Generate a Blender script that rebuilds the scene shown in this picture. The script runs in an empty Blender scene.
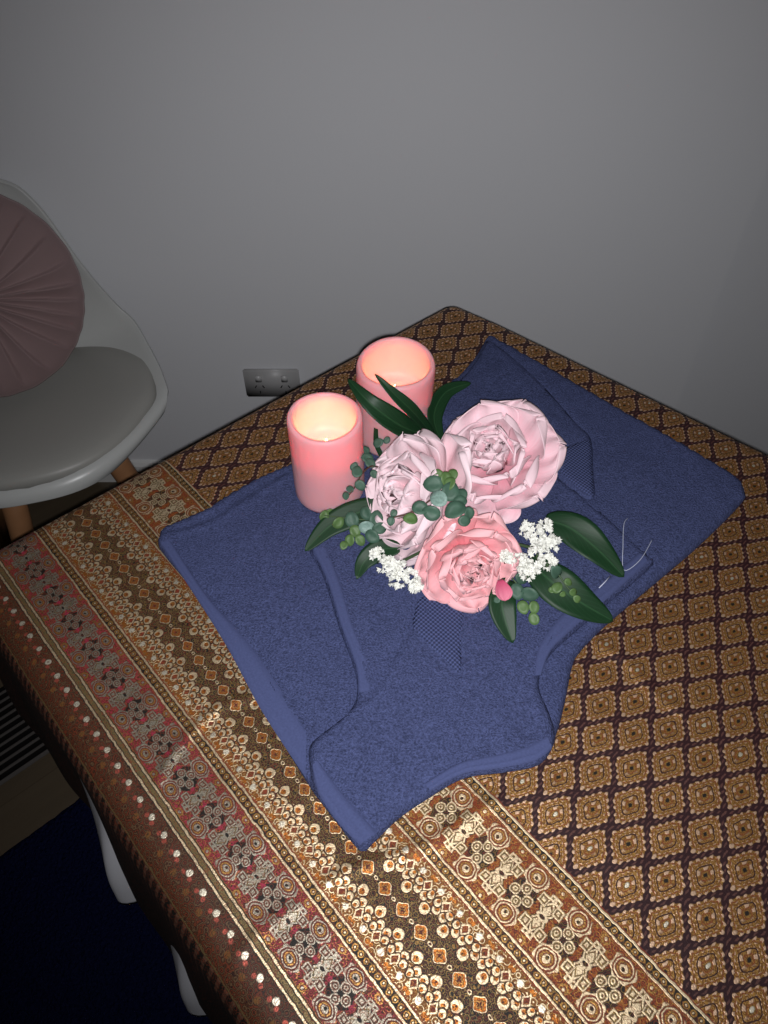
import bpy, bmesh, math, random
from mathutils import Vector, Matrix, noise
from mathutils.geometry import delaunay_2d_cdt

SC = bpy.context.scene
PI = math.pi
random.seed(7)

# ------------------------------------------------------------------ camera
FPX = 769.0; PITCH = math.radians(49.5); CAM = Vector((0, 0, 1.35))
cd = bpy.data.cameras.new('camera'); cam = bpy.data.objects.new('camera', cd)
SC.collection.objects.link(cam); SC.camera = cam
cam.location = CAM; cam.rotation_euler = (PI/2 - PITCH, 0, 0)
cd.sensor_fit = 'HORIZONTAL'; cd.sensor_width = 36.0; cd.lens = 36.0*FPX/768.0
cd.clip_start = 0.02; cd.clip_end = 50

# ------------------------------------------------------------------ light
W = bpy.data.worlds.new('world'); SC.world = W; W.use_nodes = True
W.node_tree.nodes['Background'].inputs[0].default_value = (0.8, 0.85, 1.0, 1)
W.node_tree.nodes['Background'].inputs[1].default_value = 0.02
# the phone's flash, next to the lens
FWD = Vector((0, math.cos(PITCH), -math.sin(PITCH))); UP = Vector((0, math.sin(PITCH), math.cos(PITCH)))
ld = bpy.data.lights.new('phone_flash', 'SPOT'); lo = bpy.data.objects.new('phone_flash', ld)
SC.collection.objects.link(lo)
lo.location = CAM + Vector((0.003, 0, 0)) - UP*0.008 - FWD*0.004
lo.rotation_euler = (PI/2 - PITCH + math.radians(4), 0, math.radians(-6))
ld.energy = 25.5; ld.color = (0.985, 0.985, 1.0)
ld.spot_size = math.radians(112); ld.spot_blend = 1.0; ld.shadow_soft_size = 0.004
SC.view_settings.view_transform = 'Standard'; SC.view_settings.look = 'None'
SC.view_settings.gamma = 1.0; SC.view_settings.use_curve_mapping = False
SC.view_settings.exposure = 0.0

# ------------------------------------------------------------------ places
def ray(x, y):
    return FWD + Vector((1, 0, 0))*((x-384)/FPX) + UP*((512-y)/FPX)
def at(x, y, z):                    # point of a horizontal plane z seen at a pixel of the photograph
    r = ray(x, y); return CAM + r*((z-CAM.z)/r.z)
A0 = math.radians(-48.7)
E1 = Vector((math.cos(A0), math.sin(A0), 0)); E2 = Vector((math.sin(A0), -math.cos(A0), 0))
TC = Vector((0.091, 0.909, 0))      # far corner of the table
TZ = 0.73                           # top of the covered table
def tab(s, t, z=0.0): return TC + E1*s + E2*t + Vector((0, 0, z))
def to_st(p):
    d = Vector((p.x, p.y, 0)) - TC; return d.dot(E1), d.dot(E2)

# ------------------------------------------------------------------ object helpers
def link(name, me, mats=None, parent=None, smooth=True):
    o = bpy.data.objects.new(name, me); SC.collection.objects.link(o)
    if mats:
        for m in (mats if isinstance(mats, (list, tuple)) else [mats]): me.materials.append(m)
    if parent: o.parent = parent
    if smooth and len(me.polygons): me.polygons.foreach_set('use_smooth', [True]*len(me.polygons))
    me.update(); return o
def mesh(name, vs, fs, mats=None, parent=None, smooth=True, uvs=None):
    me = bpy.data.meshes.new(name); me.from_pydata([tuple(v) for v in vs], [], fs); me.update()
    if uvs:
        l = me.uv_layers.new(name='UVMap')
        for lp in me.loops: l.data[lp.index].uv = uvs[lp.vertex_index]
    return link(name, me, mats, parent, smooth)
def frombm(name, bm, mats=None, parent=None, smooth=True):
    bmesh.ops.recalc_face_normals(bm, faces=bm.faces)
    me = bpy.data.meshes.new(name); bm.to_mesh(me); bm.free(); return link(name, me, mats, parent, smooth)
def tag(o, label=None, cat=None, group=None, kind=None):
    if label: o['label'] = label
    if cat: o['category'] = cat
    if group: o['group'] = group
    if kind: o['kind'] = kind
    return o
def empty(name, loc, rz=0.0):
    o = bpy.data.objects.new(name, None); SC.collection.objects.link(o)
    o.location = loc; o.rotation_euler = (0, 0, rz); o.empty_display_size = 0.05; return o
def box(bm, c, d, rot=None):
    r = bmesh.ops.create_cube(bm, size=1.0); M = Matrix.Translation(c) @ (rot if rot else Matrix.Identity(4)) @ Matrix.Diagonal((d[0], d[1], d[2], 1))
    bmesh.ops.transform(bm, matrix=M, verts=r['verts']); return r['verts']
def tube(bm, pts, rads, n=10, cap=True):
    if not isinstance(rads, (list, tuple)): rads = [rads]*len(pts)
    rings = []; pts = [Vector(p) for p in pts]; prev = None
    for i, p in enumerate(pts):
        d = (pts[min(i+1, len(pts)-1)] - pts[max(i-1, 0)]).normalized()
        a = d.orthogonal().normalized() if prev is None else (prev - d*prev.dot(d)).normalized()
        prev = a; b = d.cross(a)
        rings.append([bm.verts.new(p + (a*math.cos(2*PI*k/n) + b*math.sin(2*PI*k/n))*rads[i]) for k in range(n)])
    for i in range(len(rings)-1):
        for k in range(n): bm.faces.new((rings[i][k], rings[i][(k+1) % n], rings[i+1][(k+1) % n], rings[i+1][k]))
    if cap: bm.faces.new(rings[0][::-1]); bm.faces.new(rings[-1])
def lathe(bm, prof, n=48, mat=None):
    rings = []
    for r, z in prof:
        if r < 1e-6: rings.append([bm.verts.new((0, 0, z))])
        else: rings.append([bm.verts.new((r*math.cos(2*PI*k/n), r*math.sin(2*PI*k/n), z)) for k in range(n)])
    for a, b in zip(rings, rings[1:]):
        for k in range(n):
            k2 = (k+1) % n
            if len(a) == 1 and len(b) == 1: continue
            if len(a) == 1: bm.faces.new((a[0], b[k], b[k2]))
            elif len(b) == 1: bm.faces.new((a[k], a[k2], b[0]))
            else: bm.faces.new((a[k], a[k2], b[k2], b[k]))
def catmull(P, step, closed=False):
    out = []; n = len(P)
    for i in range(n if closed else n-1):
        if closed: p0, p1, p2, p3 = P[i-1], P[i], P[(i+1) % n], P[(i+2) % n]
        else: p0, p1, p2, p3 = P[max(i-1, 0)], P[i], P[i+1], P[min(i+2, n-1)]
        k = max(1, int((p2-p1).length/step))
        for j in range(k):
            t = j/k
            out.append(0.5*((2*p1) + (p2-p0)*t + (2*p0-5*p1+4*p2-p3)*t*t + (3*p1-p0-3*p2+p3)*t**3))
    if not closed: out.append(P[-1].copy())
    return out
def sstep(a, b, x):
    t = min(1, max(0, (x-a)/(b-a))); return t*t*(3-2*t)

# ------------------------------------------------------------------ node helpers
class N:
    """a socket with arithmetic"""
    def __init__(s, nt, sk): s.nt = nt; s.s = sk
    def m(s, op, *a):
        n = s.nt.nodes.new('ShaderNodeMath'); n.operation = op
        for i, v in enumerate((s,)+a):
            if isinstance(v, N): s.nt.links.new(v.s, n.inputs[i])
            else: n.inputs[i].default_value = v
        return N(s.nt, n.outputs[0])
    def __add__(s, o): return s.m('ADD', o)
    def __radd__(s, o): return s.m('ADD', o)
    def __sub__(s, o): return s.m('SUBTRACT', o)
    def __rsub__(s, o): return (s*-1.0)+o
    def __mul__(s, o): return s.m('MULTIPLY', o)
    def __rmul__(s, o): return s.m('MULTIPLY', o)
    def __truediv__(s, o): return s.m('DIVIDE', o)
    def abs(s): return s.m('ABSOLUTE')
    def sin(s): return s.m('SINE')
    def cos(s): return s.m('COSINE')
    def frac(s): return s.m('FRACT')
    def floor(s): return s.m('FLOOR')
    def mx(s, o): return s.m('MAXIMUM', o)
    def mn(s, o): return s.m('MINIMUM', o)
    def per(s, p, c=0.0): return (((s-c)/p + 0.5).frac() - 0.5)*p    # signed distance to the nearest c + k*p
    def gt(s, e, w=0.0004):          # 1 where s > e, soft edge w
        n = (s-e)/w + 0.5
        n2 = n.m('ADD', 0.0); n2.s.node.use_clamp = True; return n2
    def lt(s, e, w=0.0004):
        n = (s*-1.0 + e)/w + 0.5
        n2 = n.m('ADD', 0.0); n2.s.node.use_clamp = True; return n2
def hyp(a, b): return (a*a + b*b).m('SQRT')
def newmat(name):
    m = bpy.data.materials.new(name); m.use_nodes = True; nt = m.node_tree
    return m, nt, nt.nodes['Principled BSDF']
def node(nt, typ, ins=None, **kw):
    n = nt.nodes.new(typ)
    for k, v in kw.items(): setattr(n, k, v)
    for k, v in (ins or {}).items():
        if isinstance(v, N): v = v.s
        if isinstance(v, bpy.types.NodeSocket): nt.links.new(v, n.inputs[k])
        else: n.inputs[k].default_value = v
    return n
def mixc(nt, f, a, b):
    n = nt.nodes.new('ShaderNodeMix'); n.data_type = 'RGBA'
    for idx, v in ((0, f), (6, a), (7, b)):
        if isinstance(v, N): v = v.s
        if isinstance(v, bpy.types.NodeSocket): nt.links.new(v, n.inputs[idx])
        elif idx == 0: n.inputs[0].default_value = v
        else: n.inputs[idx].default_value = (v[0], v[1], v[2], 1)
    return n.outputs[2]
def bump(nt, b, h, strength, dist):
    n = node(nt, 'ShaderNodeBump', {'Strength': strength, 'Distance': dist, 'Height': h})
    nt.links.new(n.outputs[0], b.inputs['Normal'])
def simple(name, col, rough=0.5, spec=0.5, var=0.0, vscale=30.0, bs=0.0, bd=0.001, bscale=200.0, metal=0.0):
    m, nt, b = newmat(name)
    b.inputs['Roughness'].default_value = rough; b.inputs['Specular IOR Level'].default_value = spec
    b.inputs['Metallic'].default_value = metal
    b.inputs['Base Color'].default_value = (*col, 1)
    tc = node(nt, 'ShaderNodeTexCoord').outputs['Object']
    if var:
        nz = node(nt, 'ShaderNodeTexNoise', {'Vector': tc, 'Scale': vscale, 'Detail': 3.0})
        lo_ = [c*(1-var) for c in col]; hi = [min(1, c*(1+var)) for c in col]
        nt.links.new(mixc(nt, N(nt, nz.outputs[0]), lo_, hi), b.inputs['Base Color'])
    if bs:
        nz = node(nt, 'ShaderNodeTexNoise', {'Vector': tc, 'Scale': bscale, 'Detail': 2.0})
        bump(nt, b, nz.outputs[0], bs, bd)
    return m

# ------------------------------------------------------------------ materials
M_wall = simple('wall_paint', (0.73, 0.735, 0.765), 0.6, 0.3, var=0.012, vscale=3, bs=0.12, bd=0.001, bscale=260)
M_ceil = simple('ceiling_paint', (0.75, 0.75, 0.74), 0.8, 0.2)
M_skirt = simple('skirting_paint', (0.72, 0.72, 0.71), 0.35, 0.4)

def floor_mat():
    m, nt, b = newmat('wood_floor')
    tc = node(nt, 'ShaderNodeTexCoord').outputs['Object']
    mp = node(nt, 'ShaderNodeMapping', {'Vector': tc, 'Rotation': (0, 0, -A0 + PI/2)})
    br = node(nt, 'ShaderNodeTexBrick', {'Vector': mp.outputs[0], 'Color1': (0.110, 0.082, 0.052, 1), 'Color2': (0.12, 0.09, 0.057, 1),
              'Mortar': (0.09, 0.065, 0.04, 1), 'Scale': 1.0, 'Mortar Size': 0.0012, 'Brick Width': 1.6, 'Row Height': 0.16})
    st = node(nt, 'ShaderNodeMapping', {'Vector': mp.outputs[0], 'Scale': (2.0, 30.0, 1.0)})
    nz = node(nt, 'ShaderNodeTexNoise', {'Vector': st.outputs[0], 'Scale': 2.0, 'Detail': 5.0})
    c = node(nt, 'ShaderNodeMix', data_type='RGBA', blend_type='MULTIPLY')
    c.inputs[0].default_value = 0.35; nt.links.new(br.outputs[0], c.inputs[6]); nt.links.new(nz.outputs[0], c.inputs[7])
    nt.links.new(c.outputs[2], b.inputs['Base Color']); b.inputs['Roughness'].default_value = 0.45
    return m
M_floor = floor_mat()

def towel_mat(name, col, kind='terry'):
    m, nt, b = newmat(name)
    tc = node(nt, 'ShaderNodeTexCoord').outputs['Object']
    b.inputs['Roughness'].default_value = 0.95; b.inputs['Specular IOR Level'].default_value = 0.1
    if kind == 'terry':
        a = node(nt, 'ShaderNodeTexNoise', {'Vector': tc, 'Scale': 560.0, 'Detail': 2.0, 'Roughness': 0.7})
        c2 = node(nt, 'ShaderNodeTexNoise', {'Vector': tc, 'Scale': 150.0, 'Detail': 3.0, 'Roughness': 0.75})
        h = N(nt, a.outputs[0])*1.0 + N(nt, c2.outputs[0])*0.3
        f = h.gt(0.65, 0.38)
        nt.links.new(mixc(nt, f, [x*0.58 for x in col], [min(1, x*1.5) for x in col]), b.inputs['Base Color'])
        bump(nt, b, h, 0.9, 0.0022)
    elif kind == 'flat':
        w = node(nt, 'ShaderNodeTexNoise', {'Vector': tc, 'Scale': 500.0, 'Detail': 1.0})
        nt.links.new(mixc(nt, N(nt, w.outputs[0]), [x*0.85 for x in col], [x*1.2 for x in col]), b.inputs['Base Color'])
        bump(nt, b, w.outputs[0], 0.35, 0.0006)
    else:                            # waffle weave
        sp = node(nt, 'ShaderNodeSeparateXYZ', {'Vector': tc})
        x = N(nt, sp.outputs[0]); y = N(nt, sp.outputs[1])
        p = 0.0044
        q = (x/p*2*PI).sin()*(y/p*2*PI).sin()
        nt.links.new(mixc(nt, q.gt(0.0, 0.9), [c*0.66 for c in col], [min(1, c*1.5) for c in col]), b.inputs['Base Color'])
        bump(nt, b, q, 0.6, 0.0015)
    return m
TOW = (0.057, 0.070, 0.158)
M_terry = towel_mat('towel_terry', TOW)
M_hem = towel_mat('towel_flat_weave', [c*1.15 for c in TOW], 'flat')
M_waf = towel_mat('towel_waffle_weave', TOW, 'waffle')

# --- the brocade: everything drawn from cloth coordinates (u along the bands, v across them, metres)
def brocade(part):
    m, nt, b = newmat('brocade_' + part)
    uv = node(nt, 'ShaderNodeUVMap', uv_map='UVMap').outputs[0]
    wz = node(nt, 'ShaderNodeTexNoise', {'Vector': uv, 'Scale': 190.0, 'Detail': 1.5})
    ws = node(nt, 'ShaderNodeSeparateColor', {'Color': wz.outputs[1]})
    sp = node(nt, 'ShaderNodeSeparateXYZ', {'Vector': uv})
    s = N(nt, sp.outputs[0]) + (N(nt, ws.outputs[0])-0.5)*0.0021
    t = N(nt, sp.outputs[1]) + (N(nt, ws.outputs[1])-0.5)*0.0021
    BLK = (0.010, 0.007, 0.005); CRM = (0.82, 0.65, 0.42); GLD = (0.47, 0.255, 0.075); RED = (0.20, 0.036, 0.014)
    MAR = (0.022, 0.005, 0.007); PNK = (0.85, 0.58, 0.40); ORG = (0.52, 0.17, 0.03); MAG = (0.33, 0.030, 0.06)
    WHT = (0.85, 0.78, 0.62); OLV = (0.20, 0.14, 0.06); GRY = (0.42, 0.37, 0.29); DGO = (0.15, 0.060, 0.014)
    def lay(c, mk, col): return mixc(nt, mk, c, col)
    def band(x, a, w, e=0.0004): return (x-a).abs().lt(w, e)
    # fine swirls used to break the motifs up
    vo = node(nt, 'ShaderNodeTexVoronoi', {'Vector': uv, 'Scale': 300.0}, feature='F1')
    vd = N(nt, vo.outputs['Distance'])
    curl = (vd*17.0).sin()                                   # concentric curls
    vo2 = node(nt, 'ShaderNodeTexVoronoi', {'Vector': uv, 'Scale': 210.0}, feature='F1')
    vd2 = N(nt, vo2.outputs['Distance']); curl2 = (vd2*15.0).sin()
    # ---- lattice of medallions
    def lattice():
     a = (s-0.5516)/0.0350; c_ = (t-0.2719)/0.0512
     P = a+c_; Q = a-c_
     Pw = P + (Q*2*PI).sin()*0.03; Qw = Q + (P*2*PI).sin()*-0.03
     fp = ((Pw+0.5).frac()-0.5); fq = ((Qw+0.5).frac()-0.5)
     ap = fp.abs(); aq = fq.abs()
     ap3 = ap*ap*ap; aq3 = aq*aq*aq
     r3 = (ap3+aq3).m('POWER', 1/3.0); r = (ap3*ap*ap+aq3*aq*aq).m('POWER', 1/5.0)
     ang = fp.m('ARCTAN2', fq)
     scal = (ang*16.0).cos()
     rs = r - scal*0.020
     med = rs.lt(0.425, 0.02)
     col = MAR
     edge = ap.mx(aq); th8 = (ang*16.0+PI).cos(); r = r3*0.5+r*0.5
     dots = edge.gt(0.465, 0.02)*((P+Q)*2*PI*5.0).sin().gt(0.35, 0.4)*((P-Q)*2*PI*5.0).sin().abs().gt(0.1, 0.3)
     col = lay(MAR, dots*0.5, (0.16, 0.07, 0.055))
     col = lay(col, med, GLD)
     col = lay(col, med*curl.gt(0.05, 0.7)*0.95, DGO)
     col = lay(col, med*rs.gt(0.365, 0.02)*scal.gt(0.05, 0.4), PNK)
     col = lay(col, med*(rs.lt(0.365, 0.02)*rs.gt(0.340, 0.02)*0.8), RED)
     col = lay(col, r.lt(0.335, 0.02)*r.gt(0.25, 0.02)*(th8+(r*60.0).sin()).gt(0.7, 0.5)*0.9, PNK)
     col = lay(col, (r.lt(0.245, 0.015))*(r.gt(0.215, 0.015)), MAR)
     col = lay(col, r.lt(0.21, 0.02)*r.gt(0.13, 0.02)*(ang*5.0+0.8).cos().gt(0.1, 0.4)*fp.lt(0.13, 0.1), PNK)
     col = lay(col, r.lt(0.14, 0.02)*r.gt(0.10, 0.02)*0.6, RED)
     col = lay(col, r.lt(0.055, 0.02), BLK)
     # pale corner leaf at the lower left of each medallion
     col = lay(col, hyp(fp-0.35, fq+0.33).lt(0.055, 0.03), PNK)
     # every third cell carries a bright knot
     ip = (Pw+0.5).floor(); iq = (Qw+0.5).floor()
     kk = ((ip*2.0+iq)/3.0).frac()
     knot = hyp(fp+0.01, fq-0.02).lt(0.06, 0.02)*kk.lt(0.2, 0.05)*((ip-iq)/2.0).frac().abs().lt(0.3, 0.05)
     col = lay(col, knot, WHT)
     return col
    # ---- scroll band (used twice)
    def scroll(tc_, hw, body, accent, cream, dark):
        k = hw/0.0265
        v = (t-tc_)/k; av = v.abs()
        u = s.per(0.0401, 0.5136)                 # 0 at the small ovals
        w_ = s.per(0.0401, 0.5136+0.02)           # 0 at the four curls
        au = u.abs(); aw = w_.abs()
        c = lay(body, curl.gt(0.2, 0.5)*0.8, accent)
        c = lay(c, curl2.gt(0.75, 0.3)*0.55, GLD)
        # black ground between the motifs
        c = lay(c, (aw + av*0.55).lt(0.0125, 0.001), BLK)
        # side medallions
        dm = hyp(w_*0.95, av-0.0172)
        lobes = ((av-0.0172).m('ARCTAN2', w_)*7.0).cos()*0.0007
        c = lay(c, (dm-lobes).lt(0.0093, 0.0006)*av.lt(0.0225, 0.002), cream)
        c = lay(c, dm.lt(0.0078, 0.0005), body)
        c = lay(c, band(dm, 0.0062, 0.0005, 0.0005), cream)
        c = lay(c, band(dm, 0.0040, 0.0006, 0.0005), GLD)
        c = lay(c, dm.lt(0.0028, 0.0006), cream)
        c = lay(c, hyp(w_, av-0.0165).lt(0.0013, 0.0005), BLK)
        # oval diamonds and their wings
        wd = (au*0.95 + (av-0.005).abs()*0.62)
        c = lay(c, wd.lt(0.0066, 0.0006), BLK)
        c = lay(c, wd.lt(0.0056, 0.0006), cream)
        c = lay(c, band(wd, 0.0036, 0.0005, 0.0005), OLV)
        # square scrolls
        sq = (au-0.0068).abs().mx((av-0.0098).abs())
        c = lay(c, sq.lt(0.0042, 0.0004), dark)
        c = lay(c, band(sq, 0.0032, 0.0006), cream)
        c = lay(c, sq.lt(0.0014, 0.0005), cream)
        sq2 = (au-0.0022).abs().mx((av-0.0150).abs())
        c = lay(c, sq2.lt(0.0024, 0.0004), cream)
        c = lay(c, sq2.lt(0.0009, 0.0004), dark)
        # red drops
        c = lay(c, ((au-0.0088).abs()*0.8 + av*1.0).lt(0.0026, 0.0005), accent)
        do = hyp(au*0.62, av)
        c = lay(c, do.lt(0.0030, 0.0005), cream)
        c = lay(c, do.lt(0.0014, 0.0004), BLK)
        # four curls about a black star
        for (qa, qb) in ((aw-0.0060, av), (aw, av-0.0060)):
            dd = hyp(qa, qb)
            c = lay(c, dd.lt(0.0041, 0.0005), cream)
            c = lay(c, band(dd, 0.0024, 0.0006, 0.0006), dark)
            c = lay(c, dd.lt(0.0008, 0.0004), dark)
        c = lay(c, (aw.mn(av)*3.0 + aw.mx(av)).lt(0.0030, 0.0005), BLK)
        # small flowers on the outer margin
        df = hyp(au, av-0.0222)
        c = lay(c, band(df, 0.0028, 0.0007, 0.0006), GLD)
        c = lay(c, df.lt(0.0012, 0.0005), cream)
        c = lay(c, av.gt(0.0250, 0.0008), GLD)
        return c
    b1 = lambda: scroll(0.489, 0.0280, RED, (0.30, 0.085, 0.02), CRM, OLV)
    b3 = lambda: scroll(0.6300, 0.0215, (0.14, 0.022, 0.014), MAG, GRY, (0.13, 0.05, 0.03))
    # ---- gold and black band
    def b2():
     v = t-0.5625; av = v.abs()
     u = s.per(0.0197, 0.5034); au = u.abs()
     uh = s.per(0.0197, 0.5034+0.00985); auh = uh.abs()
     c = lay(GLD, curl.gt(0.0, 0.5), (0.15, 0.045, 0.010))
     c = lay(c, curl2.gt(0.7, 0.3)*0.8, CRM)
     zig = av - 0.008 - auh*0.9*-1.0
     c = lay(c, (av-auh*0.75).lt(0.0085, 0.0008), BLK)
     c = lay(c, (av-auh*0.75).lt(0.0085, 0.0008)*curl.gt(0.55, 0.3)*0.8, OLV)
     for (cu, cv, rr) in ((auh, av-0.0128, 0.0042), (au-0.0035, av-0.0185, 0.0032), (auh-0.0035, av-0.0230, 0.0028)):
         dd = hyp(cu, cv)
         c = lay(c, dd.lt(rr+0.0011, 0.0006), BLK)
         c = lay(c, dd.lt(rr, 0.0006), CRM)
         c = lay(c, hyp(cu, cv-0.0012).lt(rr*0.55, 0.0006), ORG)
         c = lay(c, dd.lt(rr*0.18, 0.0005), BLK)
     dd = (au*1.25 + (av-0.0255).abs()).lt(0.0052, 0.0007)
     c = lay(c, dd, CRM); c = lay(c, (au*1.25 + (av-0.0255).abs()).lt(0.0034, 0.0007), RED)
     c = lay(c, hyp(auh, av-0.0300).lt(0.0024, 0.0010), WHT)
     c = lay(c, hyp(au-0.0015, av-0.0325).lt(0.0016, 0.0006), ORG)
     c = lay(c, av.gt(0.0345, 0.0006)*curl.gt(0.1, 0.4), RED)
     # centre diamonds
     dc = hyp(au*1.05, av*1.15) + (((au/(av+0.0001)).m('ARCTANGENT'))*4.0).cos()*-0.0006
     c = lay(c, dc.lt(0.0066, 0.0006), BLK)
     c = lay(c, dc.lt(0.0058, 0.0005), CRM); c = lay(c, dc.lt(0.0050, 0.0005), ORG)
     c = lay(c, dc.lt(0.0032, 0.0005), RED); c = lay(c, band(dc, 0.0024, 0.0004), GLD); c = lay(c, dc.lt(0.0010, 0.0004), BLK)
     c = lay(c, hyp(auh, av*1.3).lt(0.0020, 0.0006), CRM); c = lay(c, hyp(auh, av*1.3).lt(0.0010, 0.0005), BLK)
     return c
    # ---- outer margin with white buds, then long spikes to a black hem
    def b4():
     u = s.per(0.0184, 0.3424)
     c = lay((0.085, 0.030, 0.010), curl.gt(0.1, 0.5), (0.025, 0.008, 0.005))
     c = lay(c, curl2.gt(0.8, 0.25)*0.5, (0.20, 0.12, 0.06))
     c = lay(c, hyp(u, t-0.6665).lt(0.0026, 0.0008), WHT)
     c = lay(c, hyp(u.abs()-0.0040, t-0.6690).lt(0.0018, 0.0008), (0.45, 0.10, 0.07))
     c = lay(c, hyp(u.abs()-0.0092, t-0.6760).lt(0.0026, 0.0008), (0.16, 0.07, 0.02))
     c = lay(c, band(t, 0.6905, 0.0007), OLV)
     us = s.per(0.0092, 0.0).abs()
     spike = (us + (t-0.69)*0.030).lt(0.0021, 0.0010)
     sb = lay(BLK, spike, (0.085, 0.032, 0.02)); sb = lay(sb, spike*(t*900.0).sin().gt(0.2, 0.5)*0.5, (0.18, 0.11, 0.07))
     c = lay(c, t.gt(0.692, 0.0008), sb)
     c = lay(c, t.gt(0.775, 0.002), BLK)
     return c
    # ---- put the bands together
    col = {'lattice': lattice, 'red_band': b1, 'gold_band': b2, 'crimson_band': b3, 'margin': b4}[part]()
    near = {'lattice': (0.4565,), 'red_band': (0.4565, 0.520), 'gold_band': (0.520, 0.604), 'crimson_band': (0.604, 0.6555), 'margin': (0.6555,)}[part]
    for (cc, hw, pitch) in ((0.4565, 0.0038, 0.0061), (0.520, 0.0038, 0.0061), (0.604, 0.0040, 0.0061), (0.6555, 0.0030, 0.0050)):
        if cc not in near: continue
        x = (t-cc).abs()
        col = lay(col, x.lt(hw+0.0020, 0.0005), RED if cc < 0.65 else BLK)
        col = lay(col, x.lt(hw+0.0011, 0.0005), CRM)
        col = lay(col, x.lt(hw-0.0006, 0.0005), BLK)
        if hw > 0.0035:
            dd = hyp(s.per(pitch, 0.0), t-cc)
            col = lay(col, dd.lt(0.0024, 0.0005), GLD); col = lay(col, dd.lt(0.0014, 0.0004), BLK); col = lay(col, dd.lt(0.0008, 0.0004), CRM)
        else:
            col = lay(col, x.lt(hw-0.0014, 0.0006), OLV)
    if part != 'lattice':            # dark outlines of the fine scrollwork everywhere
        lm = N(nt, node(nt, 'ShaderNodeRGBToBW', {'Color': col}).outputs[0])
        col = lay(col, curl.lt(-0.72, 0.35)*0.75*lm.lt(0.38, 0.1), BLK)
        if part in ('red_band', 'gold_band'): col = lay(col, curl2.gt(0.85, 0.25)*lm.lt(0.30, 0.1)*0.45, GLD)
        col = lay(col, curl2.lt(-0.80, 0.3)*0.5, RED)
    # seen from the side walls of the hem the cloth is plain black
    nt.links.new(col, b.inputs['Base Color'])
    lum = node(nt, 'ShaderNodeRGBToBW', {'Color': col}); L = N(nt, lum.outputs[0])
    b.inputs['Metallic'].default_value = 0.0
    mt = L.gt(0.12, 0.15)
    nt.links.new((mt*0.82).s, b.inputs['Metallic'])
    nt.links.new((mt*-0.12 + 0.62).s, b.inputs['Roughness'])
    b.inputs['Specular IOR Level'].default_value = 0.35
    fn = node(nt, 'ShaderNodeTexNoise', {'Vector': uv, 'Scale': 900.0, 'Detail': 1.0})
    bump(nt, b, L*0.8 + N(nt, fn.outputs[0])*0.7, 0.5, 0.0006)
    return m
M_broc = [brocade(k) for k in ('lattice', 'red_band', 'gold_band', 'crimson_band', 'margin')]
M_sheet = simple('white_sheet', (0.62, 0.62, 0.66), 0.8, 0.2, bs=0.2, bd=0.0006, bscale=400)
M_pad = simple('cream_vinyl', (0.55, 0.5, 0.42), 0.5, 0.4)
M_beech = simple('beech_wood', (0.33, 0.16, 0.075), 0.45, 0.4, var=0.25, vscale=25)
M_rug = simple('navy_pile', (0.006, 0.008, 0.032), 1.0, 0.0, var=0.7, vscale=260, bs=1.0, bd=0.01, bscale=180)
M_shell = simple('white_plastic', (0.52, 0.53, 0.52), 0.32, 0.45)
M_cush = simple('white_leatherette', (0.33, 0.325, 0.305), 0.42, 0.4, bs=0.15, bd=0.0006, bscale=500)
M_velv, _nt, _b = newmat('dusty_pink_velvet')
_b.inputs['Base Color'].default_value = (0.26, 0.175, 0.175, 1); _b.inputs['Roughness'].default_value = 0.75
_b.inputs['Sheen Weight'].default_value = 0.35; _b.inputs['Sheen Tint'].default_value = (0.8, 0.6, 0.6, 1)
M_plate = simple('grey_switch_plastic', (0.42, 0.415, 0.42), 0.4, 0.4)
M_plate2 = simple('grey_rocker', (0.50, 0.495, 0.50), 0.35, 0.5)
M_hole = simple('dark_slot', (0.02, 0.02, 0.02), 0.8, 0.1)
M_leafd, _nt, _b = newmat('dark_glossy_leaf')
_uv = N(_nt, node(_nt, 'ShaderNodeSeparateXYZ', {'Vector': node(_nt, 'ShaderNodeUVMap', uv_map='UVMap').outputs[0]}).outputs[0])
_uu = N(_nt, node(_nt, 'ShaderNodeSeparateXYZ', {'Vector': node(_nt, 'ShaderNodeUVMap', uv_map='UVMap').outputs[0]}).outputs[1])
_mid = (_uv-0.5).abs().lt(0.03, 0.02)
_vein = (((_uu*9.0) - (_uv-0.5).abs()*7.0)*2*PI).cos().gt(0.9, 0.1)
_c = mixc(_nt, _vein*0.5, (0.008, 0.034, 0.012), (0.015, 0.055, 0.022))
_nt.links.new(mixc(_nt, _mid*0.5, _c, (0.03, 0.09, 0.035)), _b.inputs['Base Color'])
_b.inputs['Roughness'].default_value = 0.5; _b.inputs['Specular IOR Level'].default_value = 0.28
M_leafb = simple('lighter_leaf', (0.05, 0.13, 0.06), 0.45, 0.4, var=0.3, vscale=200)
M_euc = simple('eucalyptus_leaf', (0.050, 0.105, 0.072), 0.55, 0.35, var=0.35, vscale=120)
M_eucg = simple('young_eucalyptus_leaf', (0.085, 0.155, 0.05), 0.5, 0.35, var=0.25, vscale=120)
M_eucw = simple('frosted_eucalyptus_leaf', (0.20, 0.30, 0.26), 0.5, 0.3, var=0.5, vscale=500)
M_stem = simple('green_stem', (0.06, 0.10, 0.045), 0.6, 0.3)
M_stemr = simple('reddish_stem', (0.10, 0.05, 0.035), 0.6, 0.3)
M_white = simple('white_floret', (0.80, 0.80, 0.74), 0.6, 0.2, var=0.12, vscale=200)
M_thread = simple('pale_thread', (0.55, 0.58, 0.72), 0.7, 0.2)
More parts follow.
